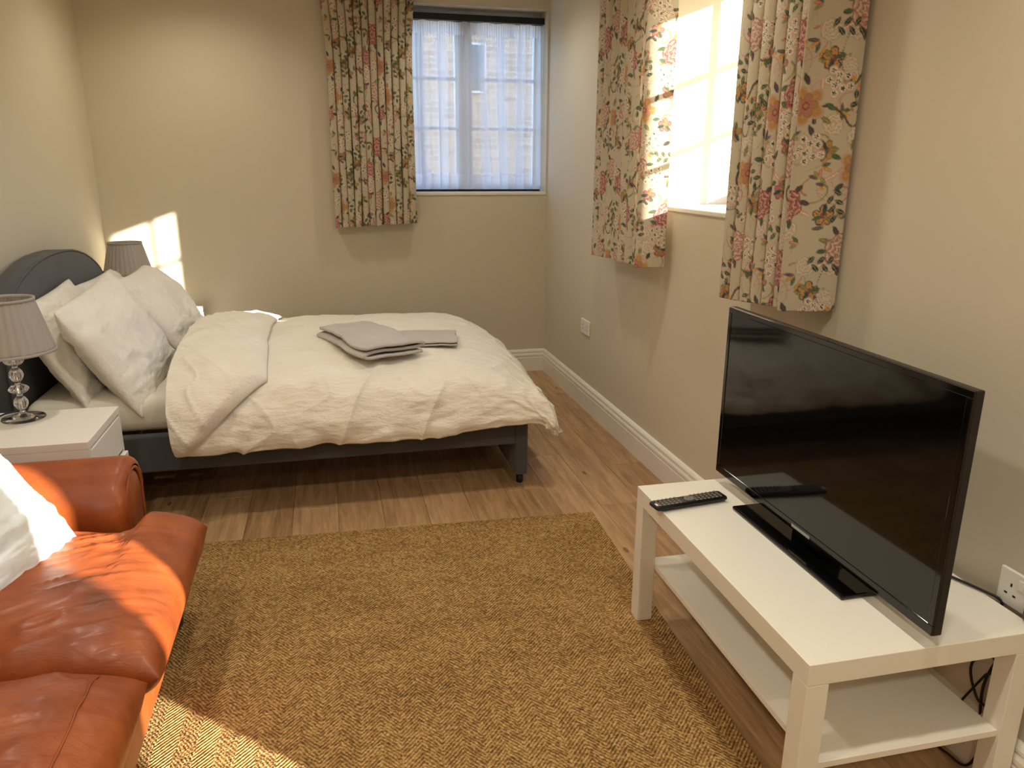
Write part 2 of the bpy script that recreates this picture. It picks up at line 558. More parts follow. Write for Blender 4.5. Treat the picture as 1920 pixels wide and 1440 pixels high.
# downlights in the ceiling
dl_me = {}
ABOVE = (('foot of the bed', 'pillows'), ('white tv table end', 'gap between bed and sofa'), ('jute rug', 'leather sofa'), ('glazed door', 'empty floor behind the sofa'))
for i, yy in enumerate((-.62, -2.45, -4.25, -6.05)):
    for j, xx_ in enumerate((-.60, -2.1)):
        d = thing('downlight', 'round white ceiling downlight above the ' + ABOVE[i][j], 'downlight', (xx_, yy, H), 'ceiling downlights')
        if not dl_me:
            r_ = lathe('trim_ring', [(.030, -.001), (.032, -.006), (.045, -.006), (.048, -.0005)], TRIMW, d, 32)
            em = Mat('downlight_lens', C(255, 230, 190), .4)
            em.b.inputs['Emission Color'].default_value = (1, .8, .55, 1)
            em.b.inputs['Emission Strength'].default_value = 6
            l_ = lathe('lens', [(.0001, -.002), (.031, -.002)], em, d, 32)
            dl_me['r'], dl_me['l'] = r_.data, l_.data
        else:
            for n_, k in (('trim_ring', 'r'), ('lens', 'l')):
                o = bpy.data.objects.new(n_, dl_me[k]); COL.objects.link(o); o.parent = d
        ld = bpy.data.lights.new('downlight_lamp', 'SPOT')
        ld.energy = DOWNLIGHT_W[i]
        ld.color = (1, .93, .79)
        ld.spot_size = math.radians(150)
        ld.spot_blend = .9
        ld.shadow_soft_size = .06
        lo = bpy.data.objects.new('downlight_lamp', ld)
        COL.objects.link(lo); lo.parent = d; lo.location = (0, 0, -.065)

# neighbouring house outside the back window
BRICK = Mat('yellow_stock_brick', rough=.9)
bt = BRICK.n('TexBrick')
bt.inputs['Color1'].default_value = C(206, 176, 136); bt.inputs['Color2'].default_value = C(184, 148, 110); bt.inputs['Mortar'].default_value = C(196, 186, 168)
bt.inputs['Scale'].default_value = 1; bt.inputs['Brick Width'].default_value = .225; bt.inputs['Row Height'].default_value = .075; bt.inputs['Mortar Size'].default_value = .008
BRICK.l(BRICK.coord('Object', (1, 1, 1), (math.pi / 2, 0, 0)), bt.inputs['Vector']); BRICK.color(bt.outputs[0])
hs = thing('brick_house', 'pale brick house seen through the sheer curtain', 'house', (2.2, 5.6, -.2))
box('wall', (-.15, 5., 5.3, 8, -.2, 3.4), BRICK, hs)
box('shade_block', (5., 8., -.7, 5.3, -.2, 6.), BRICK, hs)  # added unseen block, keeps sun off the house front and garden wall
rm = Mat('roof_slate', C(92, 90, 96), .7)
ro = pyd('roof', [(-.35, 5.05, 3.35), (5.2, 5.05, 3.35), (5.2, 6.7, 4.5), (-.35, 6.7, 4.5), (-.35, 5.05, 3.29), (5.2, 5.05, 3.29), (5.2, 6.7, 4.44), (-.35, 6.7, 4.44)],
         [(0, 1, 2, 3), (7, 6, 5, 4), (0, 4, 5, 1), (1, 5, 6, 2), (2, 6, 7, 3), (3, 7, 4, 0)], rm, hs, False)
ro.location = -Vector(hs.location)
hw = box('window', (.40, .66, 5.24, 5.3, 2.3, 2.9), UPVC, hs)
box('pane', (.43, .63, 5.225, 5.238, 2.33, 2.87), Mat('far_glass', C(60, 66, 76), .1), hw)
tag(box('garden_wall', (-3.5, -.15, 5.5, 5.7, -.2, 2.05), BRICK), 'low pale brick garden wall beside the house', 'wall')
tag(box('ground', (-15, 20, .35, 25, -.3, -.2), Mat('gravel', C(160, 150, 135), .9)), 'pale gravel yard outside', None, kind='structure')

# ------------------------------------------------------------------ floral print (drawn into a repeat, stored as colour attribute)
TILE, RES = .64, 400
def make_print():
    img = np.tile(s2l((207, 195, 167)), (RES, RES, 1))
    rs = np.random.RandomState(5)
    px = TILE / RES
    def stamp(cx, cy, R, fn):
        n = int(R / px) + 2
        ci, cj = int(cx / px), int(cy / px)
        I, J = np.meshgrid(np.arange(ci - n, ci + n + 1), np.arange(cj - n, cj + n + 1), indexing='ij')
        dx, dy = (I + .5) * px - cx, (J + .5) * px - cy
        a, c = fn(dx, dy)
        I, J = I % RES, J % RES
        img[I, J] = img[I, J] * (1 - a[..., None]) + c * a[..., None]
    sm = lambda d: np.clip(.5 - d / (1.3 * px), 0, 1)
    K = lambda *c: s2l(c)
    rose, dusty, ochre, teal, green, olive, brown, pale, cream = K(156, 88, 90), K(186, 128, 112), K(196, 148, 84), K(48, 62, 60), K(82, 102, 74), K(140, 132, 86), K(84, 74, 70), K(208, 174, 150), K(224, 212, 186)
    def disc(cx, cy, r, c, a=1.):
        stamp(cx, cy, r + .003, lambda x, y: (a * sm(np.hypot(x, y) - r), c))
    def leaf(cx, cy, L, wd, ang, c, rib=None):
        ca, sa = math.cos(ang), math.sin(ang)
        def fn(x, y):
            u, v_ = (x * ca + y * sa) / L, (-x * sa + y * ca)
            d = np.abs(v_) - wd * np.clip(1 - (2 * u - 1) ** 2, 0, 1)
            a = sm(d) * ((u > 0) & (u < 1))
            cc = np.where((np.abs(v_) < wd * .18)[..., None], rib if rib is not None else c * 1.6, c)
            return a, cc
        stamp(cx, cy, L + .004, fn)
    def stroke(pts, w0, w1, c):
        p = catmull(np.array(pts), 60)
        for i in range(0, 60):
            disc(p[i, 0] % TILE, p[i, 1] % TILE, w0 + (w1 - w0) * i / 59, c)
    def peony(cx, cy, R, rot, a, b, line):
        def fn(x, y):
            th = np.arctan2(y, x) + rot
            r = np.hypot(x, y) / R
            edge = .84 + .16 * np.abs(np.cos(3 * th))
            ph = r * 3.2 + .55 * np.abs(np.cos((2.5 + np.floor(r * 3.2)) * th + np.floor(r * 3.2)))
            band = ph % 1
            c = np.where((band < .30)[..., None], line, np.where((band < .68)[..., None], a, b))
            c = np.where((r > edge - .07)[..., None], a * .75, c)
            return sm((r - edge) * R), c
        stamp(cx, cy, R * 1.02, fn)
    def five(cx, cy, R, rot, a, b, ctr):
        def fn(x, y):
            th = np.arctan2(y, x) + rot
            r = np.hypot(x, y) / R
            edge = .5 + .5 * np.abs(np.cos(2.5 * th)) ** .7
            c = np.where((r > edge - .14)[..., None], b, a)
            c = np.where((np.abs(np.sin(7.5 * th)) < .25)[..., None] & (r < .7)[..., None], b, c)
            c = np.where((r < .3)[..., None], ctr, c)
            return sm((r - edge) * R), c
        stamp(cx, cy, R * 1.02, fn)
    def star(cx, cy, R, c):
        def fn(x, y):
            th = np.arctan2(y, x)
            r = np.hypot(x, y) / R
            return sm((r - (.6 + .4 * np.cos(5 * th))) * R) * (r > .22), np.broadcast_to(c, x.shape + (3,))
        stamp(cx, cy, R * 1.1, fn)
    # pale scrolls, outlines and tendrils
    for k in range(46):
        x0, y0 = rs.rand(2) * TILE
        a0 = rs.rand() * 6.28
        cv = 1.0 + 1.2 * rs.rand()
        pts = [(x0 + .045 * t * math.cos(a0 + t * cv), y0 + .045 * t * math.sin(a0 + t * cv)) for t in np.linspace(0, 2.0, 6)]
        stroke(pts, .0030, .0010, [pale, olive * 1.35, pale * .9, dusty * 1.15][k % 4])
    for k in range(20):
        x0, y0 = rs.rand(2) * TILE
        R0 = .022 + .014 * rs.rand()
        peony(x0, y0, R0, k, cream * .94, cream, pale * .92)
    for k in range(44):
        x0, y0 = rs.rand(2) * TILE
        an = rs.rand() * 6.28
        for q in range(3):
            leaf(x0, y0, .026 + .012 * rs.rand(), .0055, an + (q - 1) * .7, [olive * 1.2, dusty * 1.1, green * 1.2, ochre * 1.05, brown * 1.6][(k + q) % 5])
    # branches
    for k in range(7):
        x0, y0 = ((k * .37) % 1) * TILE, ((k * .61 + .1) % 1) * TILE
        a0 = 1.2 + k * 1.1
        pts = [(x0 + .03 * t * math.cos(a0 + .8 * math.sin(t * 1.1 + k)), y0 + .03 * t * math.sin(a0 + .8 * math.sin(t * 1.1 + k))) for t in np.linspace(0, 4.5, 8)]
        stroke(pts, .0052, .0016, brown)
        stroke([(p_[0] + .0016, p_[1]) for p_ in pts], .0016, .0006, olive)
    # big flowers
    big = [(.10, .12, .062), (.42, .06, .05), (.28, .30, .066), (.56, .26, .058), (.10, .44, .055), (.44, .47, .066), (.25, .57, .05), (.60, .58, .05)]
    for k, (a, b, R) in enumerate(big):
        for q in range(9):
            an = q * .7 + k
            leaf((a + R * .8 * math.cos(an)) % TILE, (b + R * .8 * math.sin(an)) % TILE, .03 + .012 * rs.rand(), .0075, an + .5 * rs.randn(), [green, olive, brown, pale][(q + k) % 4])
        if k % 3 == 0:
            peony(a, b, R, k, rose * 1.1, dusty, pale * 1.1)
        elif k % 3 == 1:
            peony(a, b, R, k * 1.7, dusty, pale, cream * .95)
        else:
            five(a, b, R * .85, k, ochre * 1.05, pale * .95, dusty)
            five(a, b, R * .52, k + .6, dusty * 1.1, ochre * .8, rose)
            disc(a, b, .006, ochre)
    for k, (a, b) in enumerate([(.19, .22), (.48, .17), (.35, .42), (.02, .28), (.54, .40), (.17, .34), (.34, .18), (.53, .53), (.03, .57), (.36, .60), (.22, .05), (.60, .12)]):
        five(a, b, .026 + .008 * rs.rand(), k * 1.3, [ochre * 1.15, dusty * 1.05, ochre][k % 3], [brown * 1.6, rose, olive][k % 3], [rose, ochre, rose][k % 3])
        for q in range(3):
            leaf(a, b, .036, .006, k + q * 2.1, [green, teal * 1.6, olive][q])
    # leaf sprays
    for k, (a, b) in enumerate([(.33, .10), (.05, .20), (.47, .33), (.20, .46), (.38, .53), (.58, .02), (.13, .60), (.62, .45), (.24, .14), (.02, .36)]):
        an = k * 1.9
        for q in range(6):
            px_, py_ = a + .014 * q * math.cos(an), b + .014 * q * math.sin(an)
            disc(px_ % TILE, py_ % TILE, .0016, olive * .7)
            leaf(px_ % TILE, py_ % TILE, .030, .0068, an + (1 if q % 2 else -1) * .9, green * .75 if k % 2 else teal * 1.3, olive * 1.3)
    # berry clusters: dark stars on pale blobs
    for k, (a, b) in enumerate([(.36, .24), (.08, .30), (.54, .34), (.17, .53), (.47, .60), (.50, .10), (.02, .06), (.30, .42)]):
        pts = [(a + .016 * math.cos(q * 2.4) * math.sqrt(q) * .8, b + .016 * math.sin(q * 2.4) * math.sqrt(q) * .8) for q in range(9 + k % 3 * 2)]
        for p_ in pts: disc(p_[0] % TILE, p_[1] % TILE, .0135, pale)
        for p_ in pts: disc(p_[0] % TILE, p_[1] % TILE, .0105, cream * 1.08)
        for p_ in pts: star(p_[0] % TILE, p_[1] % TILE, .0075, teal)
    return img
FAB = make_print()

def curtain(name, label, prof, z_top, z_bot, u0, v0, parent=None, step=.003, header=None, sway=0, seed=0, group='floral curtains'):
    """prof: plan polyline [(x,y)] of the hanging cloth; draped vertically, hem slightly uneven."""
    fine = catmull(prof, 3000)
    seg = np.hypot(*np.diff(fine, axis=0).T)
    s = np.concatenate([[0], np.cumsum(seg)])
    nu = int(s[-1] / step)
    S = np.linspace(0, s[-1], nu)
    px_, py_ = np.interp(S, s, fine[:, 0]), np.interp(S, s, fine[:, 1])
    nv = int((z_top - np.min(z_bot)) / step)
    V = np.linspace(0, 1, nv)
    zb = np.interp(S / s[-1], [0, 1], z_bot) + .004 * vn(S * 14, 0, seed)
    cx, cy = px_.mean(), py_.mean()
    P = np.zeros((nu, nv, 3))
    fade = .92 + .08 * V                       # pleats open towards the hem
    wig = .006 * vn(S[:, None] * 9, V[None] * 3, seed + 2) * V[None]
    ax_long = 0 if np.ptp(px_) > np.ptp(py_) else 1
    long_, deep = (px_, py_) if ax_long == 0 else (py_, px_)
    lm, dm = long_.mean(), deep.mean()
    hd = (lambda t: 1 + .06 * np.exp(-((t) / .06) ** 2)) if header is None else header
    L = lm + (long_[:, None] - lm) * hd(V)[None] + wig + sway * (1 - V)[None]
    D = dm + (deep[:, None] - dm) * fade[None] + wig * .6
    P[..., ax_long] = L
    P[..., 1 - ax_long] = D
    P[..., 2] = z_top + (zb[:, None] - z_top) * V[None]
    base = Vector((float(cx), float(cy), float(np.min(z_bot))))
    o = gridmesh(name, P - np.array(base), PRINT, parent, loc=base)
    iu = ((u0 + S) / TILE * RES).astype(int) % RES
    iv = ((v0 + V * (z_top - np.mean(z_bot))) / TILE * RES).astype(int) % RES
    colr = FAB[iu[:, None], iv[None, :]]
    rgba = np.ones((nu * nv, 4), np.float32)
    rgba[:, :3] = colr.reshape(-1, 3)
    a = o.data.color_attributes.new('print', 'FLOAT_COLOR', 'POINT')
    a.data.foreach_set('color', rgba.reshape(-1))
    sol = o.modifiers.new('thick', 'SOLIDIFY'); sol.thickness = .0015; sol.offset = 0
    return tag(o, label, 'curtain', group)

def folds(a0, a1, n, d0, d1, skew=.25):
    """plan zig-zag along one axis: returns [(along, depth)]"""
    out = []
    for i in range(n):
        t0, t1 = a0 + (a1 - a0) * i / n, a0 + (a1 - a0) * (i + 1) / n
        wd = t1 - t0
        out += [(t0 + wd * .03, d0), (t0 - wd * .01, d0 * .45 + d1 * .55), (t0 + wd * .10, d1 * .93 + d0 * .07), (t0 + wd * .35, d1), (t0 + wd * .65, d1 * .98 + d0 * .02), (t0 + wd * .93, d1 * .85 + d0 * .15), (t0 + wd * 1.0, d0 * .5 + d1 * .5)]
    return out
# near curtain of the right window
pr = folds(-2.645, -3.05, 6, -.03, -.13)
pr = [(d, a) for a, d in pr] + [(-.10, -3.045), (-.150, -3.055), (-.146, -3.075), (-.10, -3.105), (-.05, -3.125), (-.012, -3.13)]
curtain('curtain', 'wide floral curtain hanging behind the television', pr, 2.44, (.955, .985), .05, .05, step=.0028, seed=1)
# far curtain of the right window
pl = folds(-1.28, -1.92, 7, -.02, -.13)
pl = [(d, a) for a, d in pl] + [(-.08, -1.93), (-.154, -1.955), (-.158, -1.970), (-.13, -1.990), (-.09, -2.005), (-.05, -2.018)]
curtain('curtain', 'floral curtain catching the sun, right of the low wall socket', pl, 2.44, (.955, .975), .33, .28, seed=2)
# back window curtain
pb = folds(-1.395, -.885, 12, -.012, -.09)
curtain('curtain', 'tightly pleated floral curtain beside the sheer curtain', pb, 2.45, (1.015, 1.04), .2, .45, seed=3,
        header=lambda t: 1 + .10 * np.exp(-(t / .16) ** 2))
# tracks the curtains hang from
tag(box('curtain_track', (-.135, -.035, -3.3, -1.1, 2.44, 2.465), TRIMW, bev=.004), 'white curtain track above the floral curtain pair', 'curtain track')
tag(box('curtain_track', (-1.5, -.02, -.085, -.02, 2.45, 2.475), TRIMW, bev=.004), 'white curtain track above the sheer curtain window', 'curtain track')

# sheer
nu, nv = 420, 90
S = np.linspace(0, 1, nu)
V = np.linspace(0, 1, nv)
xs = -1.09 + S * 1.065
amp = .010 + .012 * V
foldw = (np.sin(S * 2 * math.pi * 17 + 2.2 * vn(S * 7, 0, 4))[:, None] * amp[None] * (.6 + .4 * vn(S * 9, 3, 5))[:, None]
         + .006 * np.sin(S * 2 * math.pi * 70)[:, None] * np.exp(-(V / .1) ** 2)[None])
P = np.zeros((nu, nv, 3))
P[..., 0] = xs[:, None] + .012 * np.cos(S * 2 * math.pi * 17)[:, None] * V[None] + .05 * (vn(S * 5, 8, 2)[:, None]) * (V[None] ** 1.5) * np.sin(np.pi * S)[:, None]
P[..., 1] = .115 + foldw
ztop = 2.265
P[..., 2] = ztop + (1.243 - ztop) * V[None] + .003 * np.sin(S * 50)[:, None] * (V[None] < .02)
sh = gridmesh('sheer_curtain', P - np.array((-.57, .115, 1.243)), SHEER, loc=(-.57, .115, 1.243))
dens = .50 + .38 * np.clip(.5 + .5 * np.sin(S * 2 * math.pi * 8 + 3 * vn(S * 6, 2, 9)), 0, 1)[:, None] ** 2 * np.ones((1, nv))
dens = np.where(V[None] < .075, .93, dens)
dens = np.where(V[None] > .90, np.clip(dens + .25, 0, .95), dens)
a = sh.data.attributes.new('dens', 'FLOAT', 'POINT')
a.data.foreach_set('value', dens.reshape(-1).astype(np.float32))
tag(sh, 'white sheer net curtain across the back window', 'net curtain')
tag(box('net_curtain_rail', (BX0, BX1, .085, .15, 2.268, 2.305), BLACKT), 'black rail holding the sheer net curtain', 'rail')
tag(box('trim_4', (BX0, BX1, .15, .17, SILL, SILL + .018), BLACKT), 'black strip along the window bottom', None, kind='structure')

# ------------------------------------------------------------------ rug
def rot_pts(c, a):
    return lambda x_, y_: (c[0] + x_ * math.cos(a) - y_ * math.sin(a), c[1] + x_ * math.sin(a) + y_ * math.cos(a))
bm = bmesh.new()
bbox(bm, -1.65, 0, -2.6, 0, 0, .008, .003, 1)
rg = from_bm('rug', bm, RUG, loc=(-.442, -2.312, .0005))
rg.rotation_euler.z = -.045
tag(rg, 'tan herringbone jute rug on the oak floor', 'rug')

# ------------------------------------------------------------------ bed
BY0, BY1 = -1.955, -.51     # near / far side
BXH, BXF = -W + .022, -.628
bed = thing('bed', 'charcoal upholstered double bed with arched headboard', 'bed', (-1.7, -1.23, 0))
RAILB, RAILT = .195, .35
for y0, y1 in ((BY0, BY0 + .055), (BY1 - .055, BY1)):
    box('side_rail', (BXH + .08, BXF - .055, y0 + .004, y1 - .004, RAILB, RAILT), BEDG, bed, .008)
fb = box('foot_board', (BXF - .058, BXF, BY0, BY1, .045, RAILT), BEDG, bed, .01)
for yy in (BY0 + .035, BY1 - .035):
    lathe('foot', [(.0001, 0), (.014, 0), (.016, .004), (.016, .046), (.0001, .046)], BLKPL, bed, 20, Vector((BXF - .03, yy, 0)) - bed.location)
for xx_ in (BXH + .3, BXH + 1.1):
    for yy in (-1.23,):
        box('slat_leg', (xx_, xx_ + .04, yy - .02, yy + .02, .0, .285), BLKPL, bed)
for k in range(14):
    xx_ = BXH + .12 + k * .138
    box('slat', (xx_, xx_ + .06, BY0 + .052, BY1 - .052, .287, .305), OAK, bed)
# headboard: arched, padded, with a welted border
YC = -1.2325
def arch(y):
    d = np.abs(np.asarray(y) - YC)
    return np.interp(d, [0, .12, .24, .33, .42, .52, .60, .655, .69, .705, .7225], [1.012, 1.010, .999, .983, .962, .928, .893, .862, .828, .80, .76])
ys = np.linspace(BY0, BY1, 90)
zt = arch(ys)
n = len(ys)
th_prof = [(BXH + .0, 0), (BXH + .075, 0), (BXH + .085, .010)]
P = []
K = 12
for i, y in enumerate(ys):
    prof = []
    edge = min(y - BY0, BY1 - y)
    e = min(1, max(0, edge / .02))
    dx = .088 * (1 - .35 * (1 - e) ** 2)
    for t in np.linspace(0, 1, 30):
        z = .03 + (zt[i] - .03 - .02) * t
        prof.append((BXH + dx, y, z))
    for t in np.linspace(.15, 1, 6):
        a_ = t * math.pi / 2
        prof.append((BXH + dx - .02 + .02 * math.cos(a_), y, zt[i] - .02 + .02 * math.sin(a_)))
    prof.append((BXH, y, zt[i]))
    prof.append((BXH, y, .03))
    P.append(prof)
P = np.array(P)
hb = gridmesh('headboard', P - np.array(bed.location), BEDG, bed, wrap_v=True)
bm = bmesh.new(); bm.from_mesh(hb.data)
bmesh.ops.holes_fill(bm, edges=[e for e in bm.edges if e.is_boundary], sides=0)
bmesh.ops.recalc_face_normals(bm, faces=bm.faces); bm.to_mesh(hb.data); bm.free()
# outer edge piping
pip = [(BXH + .084, y, float(arch(y)) - .004) for y in np.linspace(BY0 + .004, BY1 - .004, 60)]
wp = tube('piping', [(BXH + .084, BY0 + .004, .1)] + pip + [(BXH + .084, BY1 - .004, .1)], .005, BEDG, None, 260, 8)
wp.parent = hb; wp.location = -Vector(bed.location)

# mattress
MX0, MX1, MY0, MY1 = BXH + .095, BXF - .062, BY0 + .03, BY1 - .03
MT = .50
bm = bmesh.new()
bbox(bm, MX0 + 1.7, MX1 + 1.7, MY0 + 1.23, MY1 + 1.23, 0, MT - .355, .05, 5)
mt = from_bm('mattress', bm, SHEETM, None, True, (-1.7, -1.23, .355))
tag(mt, 'mattress in a white fitted sheet on the charcoal bed', 'mattress')

# duvet : profile across (y,z) and along (x, drop)
acr = catmull([(-2.03, .285), (-2.045, .33), (-2.04, .40), (-2.005, .475), (-1.93, .535), (-1.80, .568), (-1.6, .59), (-1.3, .60), (-1.0, .592), (-.75, .575), (-.58, .548), (-.47, .48), (-.435, .40), (-.43, .33)], 1200)
alg = catmull([(-2.085, .0), (-1.9, 0), (-1.5, 0), (-1.15, .0), (-.95, .03), (-.80, .10), (-.69, .21), (-.60, .40), (-.55, .62), (-.525, .84), (-.52, 1.0)], 1200)
def arclen(c):
    s_ = np.concatenate([[0], np.cumsum(np.hypot(*np.diff(c, axis=0).T))])
    return s_
LA = arclen(acr)
alx = alg.copy(); alx[:, 1] = -alx[:, 1] * .3
LL = arclen(alx)
def duvet_pos(s_, t_):
    """s_: metres from head hem, t_: metres from near hem"""
    y = np.interp(t_, LA, acr[:, 0]); zt_ = np.interp(t_, LA, acr[:, 1])
    x_ = np.interp(s_, LL, alg[:, 0]); dr = np.interp(s_, LL, alg[:, 1])
    zh = .30
    near = np.clip(1 - t_ / .35, 0, 1)
    corner = near * np.clip((s_ - (LL[-1] - .32)) / .32, 0, 1)
    z = np.where(zt_ > zh, zh + (zt_ - zh) * (1 - dr), zt_) - .035 * corner ** 2 + .0 * dr
    # side hem rises a bit towards the foot, side drifts outwards at the corner
    z = z + .035 * near * sstep(1.0, 1.42, s_) * (1 - sstep(1.5, 1.72, s_))
    y = y - .02 * corner
    # head end: near hem pulled in
    x_ = x_ + .03 * near * (1 - sstep(0, .5, s_)) * 1.0
    return np.stack([x_, y, z], -1)
def duvet_wr(s_, t_):
    side = np.clip(1 - t_ / .55, 0, 1)
    foot = sstep(1.15, 1.6, s_)
    r = .010 * fbm(s_ * 3.1 + .6 * t_, t_ * 2.6, 3, 1)
    r += .010 * fbm(s_ * 5 + t_ * 4.5, t_ * 9 - s_ * 3, 3, 4) * (.35 + .65 * side + .3 * foot)
    f1 = np.abs(vn(s_ * 5.5 - t_ * 3.0, t_ * 2.2 + s_ * 1.2, 7)); r += .019 * (1 - f1) ** 4 * (.25 + .75 * side)
    f2 = np.abs(vn(s_ * 9 + t_ * 6.0, t_ * 4 - s_ * 2.5, 8)); r += .010 * (1 - f2) ** 5 * (.3 + .7 * np.maximum(side, foot))
    f3 = np.abs(vn(s_ * 4 + t_ * 9.0, t_ * 3, 12)); r += .008 * (1 - f3) ** 5 * foot
    r += .0012 * vn(s_ * 14, t_ * 120, 15)
    return r * (.25 + .75 * sstep(0, .08, LL[-1] - s_)) if np.max(s_) <= LL[-1] + 1e-6 else r
def normals(P):
    du = np.gradient(P, axis=0); dv = np.gradient(P, axis=1)
    n_ = np.cross(du, dv); n_ /= np.linalg.norm(n_, axis=-1)[..., None] + 1e-9
    return n_
BO = np.array((-1.3, -1.23, .3))
nu, nv = 280, 300
s_ = np.linspace(0, LL[-1], nu)[:, None] * np.ones((1, nv)); t_ = np.linspace(0, LA[-1], nv)[None] * np.ones((nu, 1))
P = duvet_pos(s_, t_)
N = normals(P)
Pd = P + N * duvet_wr(s_, t_)[..., None]
duv = gridmesh('duvet', Pd - BO, DUVET, loc=tuple(BO))
tag(duv, 'crinkled cream duvet spread over the bed', 'duvet')
so = duv.modifiers.new('thick', 'SOLIDIFY'); so.thickness = .022; so.offset = -1
# turned back flap at the head end
nt_ = 220; ns_ = 90
tt = np.linspace(.0, LA[-1], nt_)
TIP = .30
ed = np.where(tt < TIP, .0 + .36 * (tt / TIP) ** .9, .36 - .02 * np.clip((tt - TIP) / .5, 0, 1) + .03 * np.clip((tt - 1.2) / .6, 0, 1)) + .006 * vn(tt * 9, 0, 3)
q = np.linspace(0, 1, ns_)
sF = np.maximum(q[:, None] * ed[None], 1e-4)
tF = tt[None] * np.ones((ns_, 1))
Pf = duvet_pos(sF, tF)
# normals from the smooth surface
Nf = np.stack([np.interp(tF, t_[0], N[5, :, k]) for k in range(3)], -1)
dist = (ed[None] - sF)
puff = .010 + .050 * np.sqrt(np.clip(1 - (1 - np.clip(dist / .07, 0, 1)) ** 2, 0, 1)) * (.6 + .4 * np.sin(np.pi * np.clip(q, 0, 1)))[:, None]
puff = puff * (1 - .55 * sstep(1.25, 1.6, tF))
puff = puff * np.clip(.35 + tF / .12, 0, 1)
wr = .8 * duvet_wr(sF * 1.2 + 3, tF + 2) + .006 * fbm(sF * 8 + tF * 6, tF * 5, 3, 21)
Pf = Pf + Nf * (puff + wr * np.clip(dist / .05, .15, 1))[..., None]
Pf[..., 0] -= (.022 * (1 - q) ** 2)[:, None]
flap = gridmesh('turned_back_flap', Pf - BO, DUVET, duv)
so = flap.modifiers.new('thick', 'SOLIDIFY'); so.thickness = .010; so.offset = -1

# pillows
def pillow(name, label, c, wdir, hdir, w_, h_, t_, seed, mat=PILLOWM, group=None, cat='pillow', piping=None):
    c, wdir, hdir = Vector(c), Vector(wdir).normalized(), Vector(hdir)
    hdir = (hdir - wdir * hdir.dot(wdir)).normalized()
    nd = wdir.cross(hdir)
    n_ = 110
    u = np.linspace(-1, 1, n_)
    U, V_ = np.meshgrid(u, u, indexing='ij')
    A = np.sign(U) * np.abs(U) ** .8; B = np.sign(V_) * np.abs(V_) ** .8
    prof = (np.clip(1 - np.abs(A) ** 2.6, 0, 1) ** .55) * (np.clip(1 - np.abs(B) ** 2.6, 0, 1) ** .55)
    cr = 1 - .03 * np.abs(A) ** 8 * np.abs(B) ** 8
    pin = (1 - .055 * (1 - B ** 2) * np.abs(A) ** 3) * cr
    pin2 = (1 - .055 * (1 - A ** 2) * np.abs(B) ** 3) * cr
    X_ = A * w_ / 2 * pin; Y_ = B * h_ / 2 * pin2
    edge = np.clip(prof * 2.2, 0, 1)
    out = []
    for sgn in (1, -1):
        wr_ = (.013 * fbm(U * 1.9, V_ * 1.9, 3, seed) + .0035 * fbm(U * 5 + V_ * 3, V_ * 9 - U * 3, 3, seed + 7) + .006 * (1 - vn(U * 3.1 + V_ * 1.4, V_ * 2.5, seed + 5) ** 2) ** 4 - .003) * edge
        z = sgn * (prof * t_ / 2) + wr_
        out.append(np.stack([X_, Y_, z], -1))
    sag = .0
    def place(P_):
        R = np.array((wdir, hdir, nd)).T
        return P_ @ R.T
    top, bot = place(out[0]), place(out[1])
    nq = n_ * n_
    idx = np.arange(nq).reshape(n_, n_)
    f1 = np.stack([idx[:-1, :-1], idx[1:, :-1], idx[1:, 1:], idx[:-1, 1:]], -1).reshape(-1, 4)
    f2 = f1[:, ::-1] + nq
    V = np.concatenate([top.reshape(-1, 3), bot.reshape(-1, 3)])
    o = pyd(name, V, [tuple(int(i) for i in f) for f in np.concatenate([f1, f2])], mat, None, True, c)
    bm = bmesh.new(); bm.from_mesh(o.data); bmesh.ops.remove_doubles(bm, verts=bm.verts, dist=.0012); bm.to_mesh(o.data); bm.free()
    o.data.polygons.foreach_set('use_smooth', [True] * len(o.data.polygons))
    return tag(o, label, cat, group)
G = 'bed pillows'
hd_b = (-.40, .0, .84); hd_f = (-.47, .0, .84)
pillow('pillow', 'white pillow leaning on the headboard beside the near nightstand lamp', (-2.505, -1.57, .675), (-.02, 1, .03), hd_b, .74, .46, .15, 3, group=G)
pillow('pillow', 'white pillow leaning on the headboard by the back wall', (-2.52, -.85, .67), (0, 1, 0), hd_b, .66, .40, .14, 8, group=G)
pillow('pillow', 'plump white front pillow with a corner over the nightstand side', (-2.322, -1.585, .672), (.02, 1, .08), hd_f, .76, .52, .19, 14, group=G)
pillow('pillow', 'plump white front pillow beside the sunlit back wall', (-2.295, -.85, .675), (.0, 1, .0), (-.58, 0, .74), .70, .48, .20, 20, group=G)

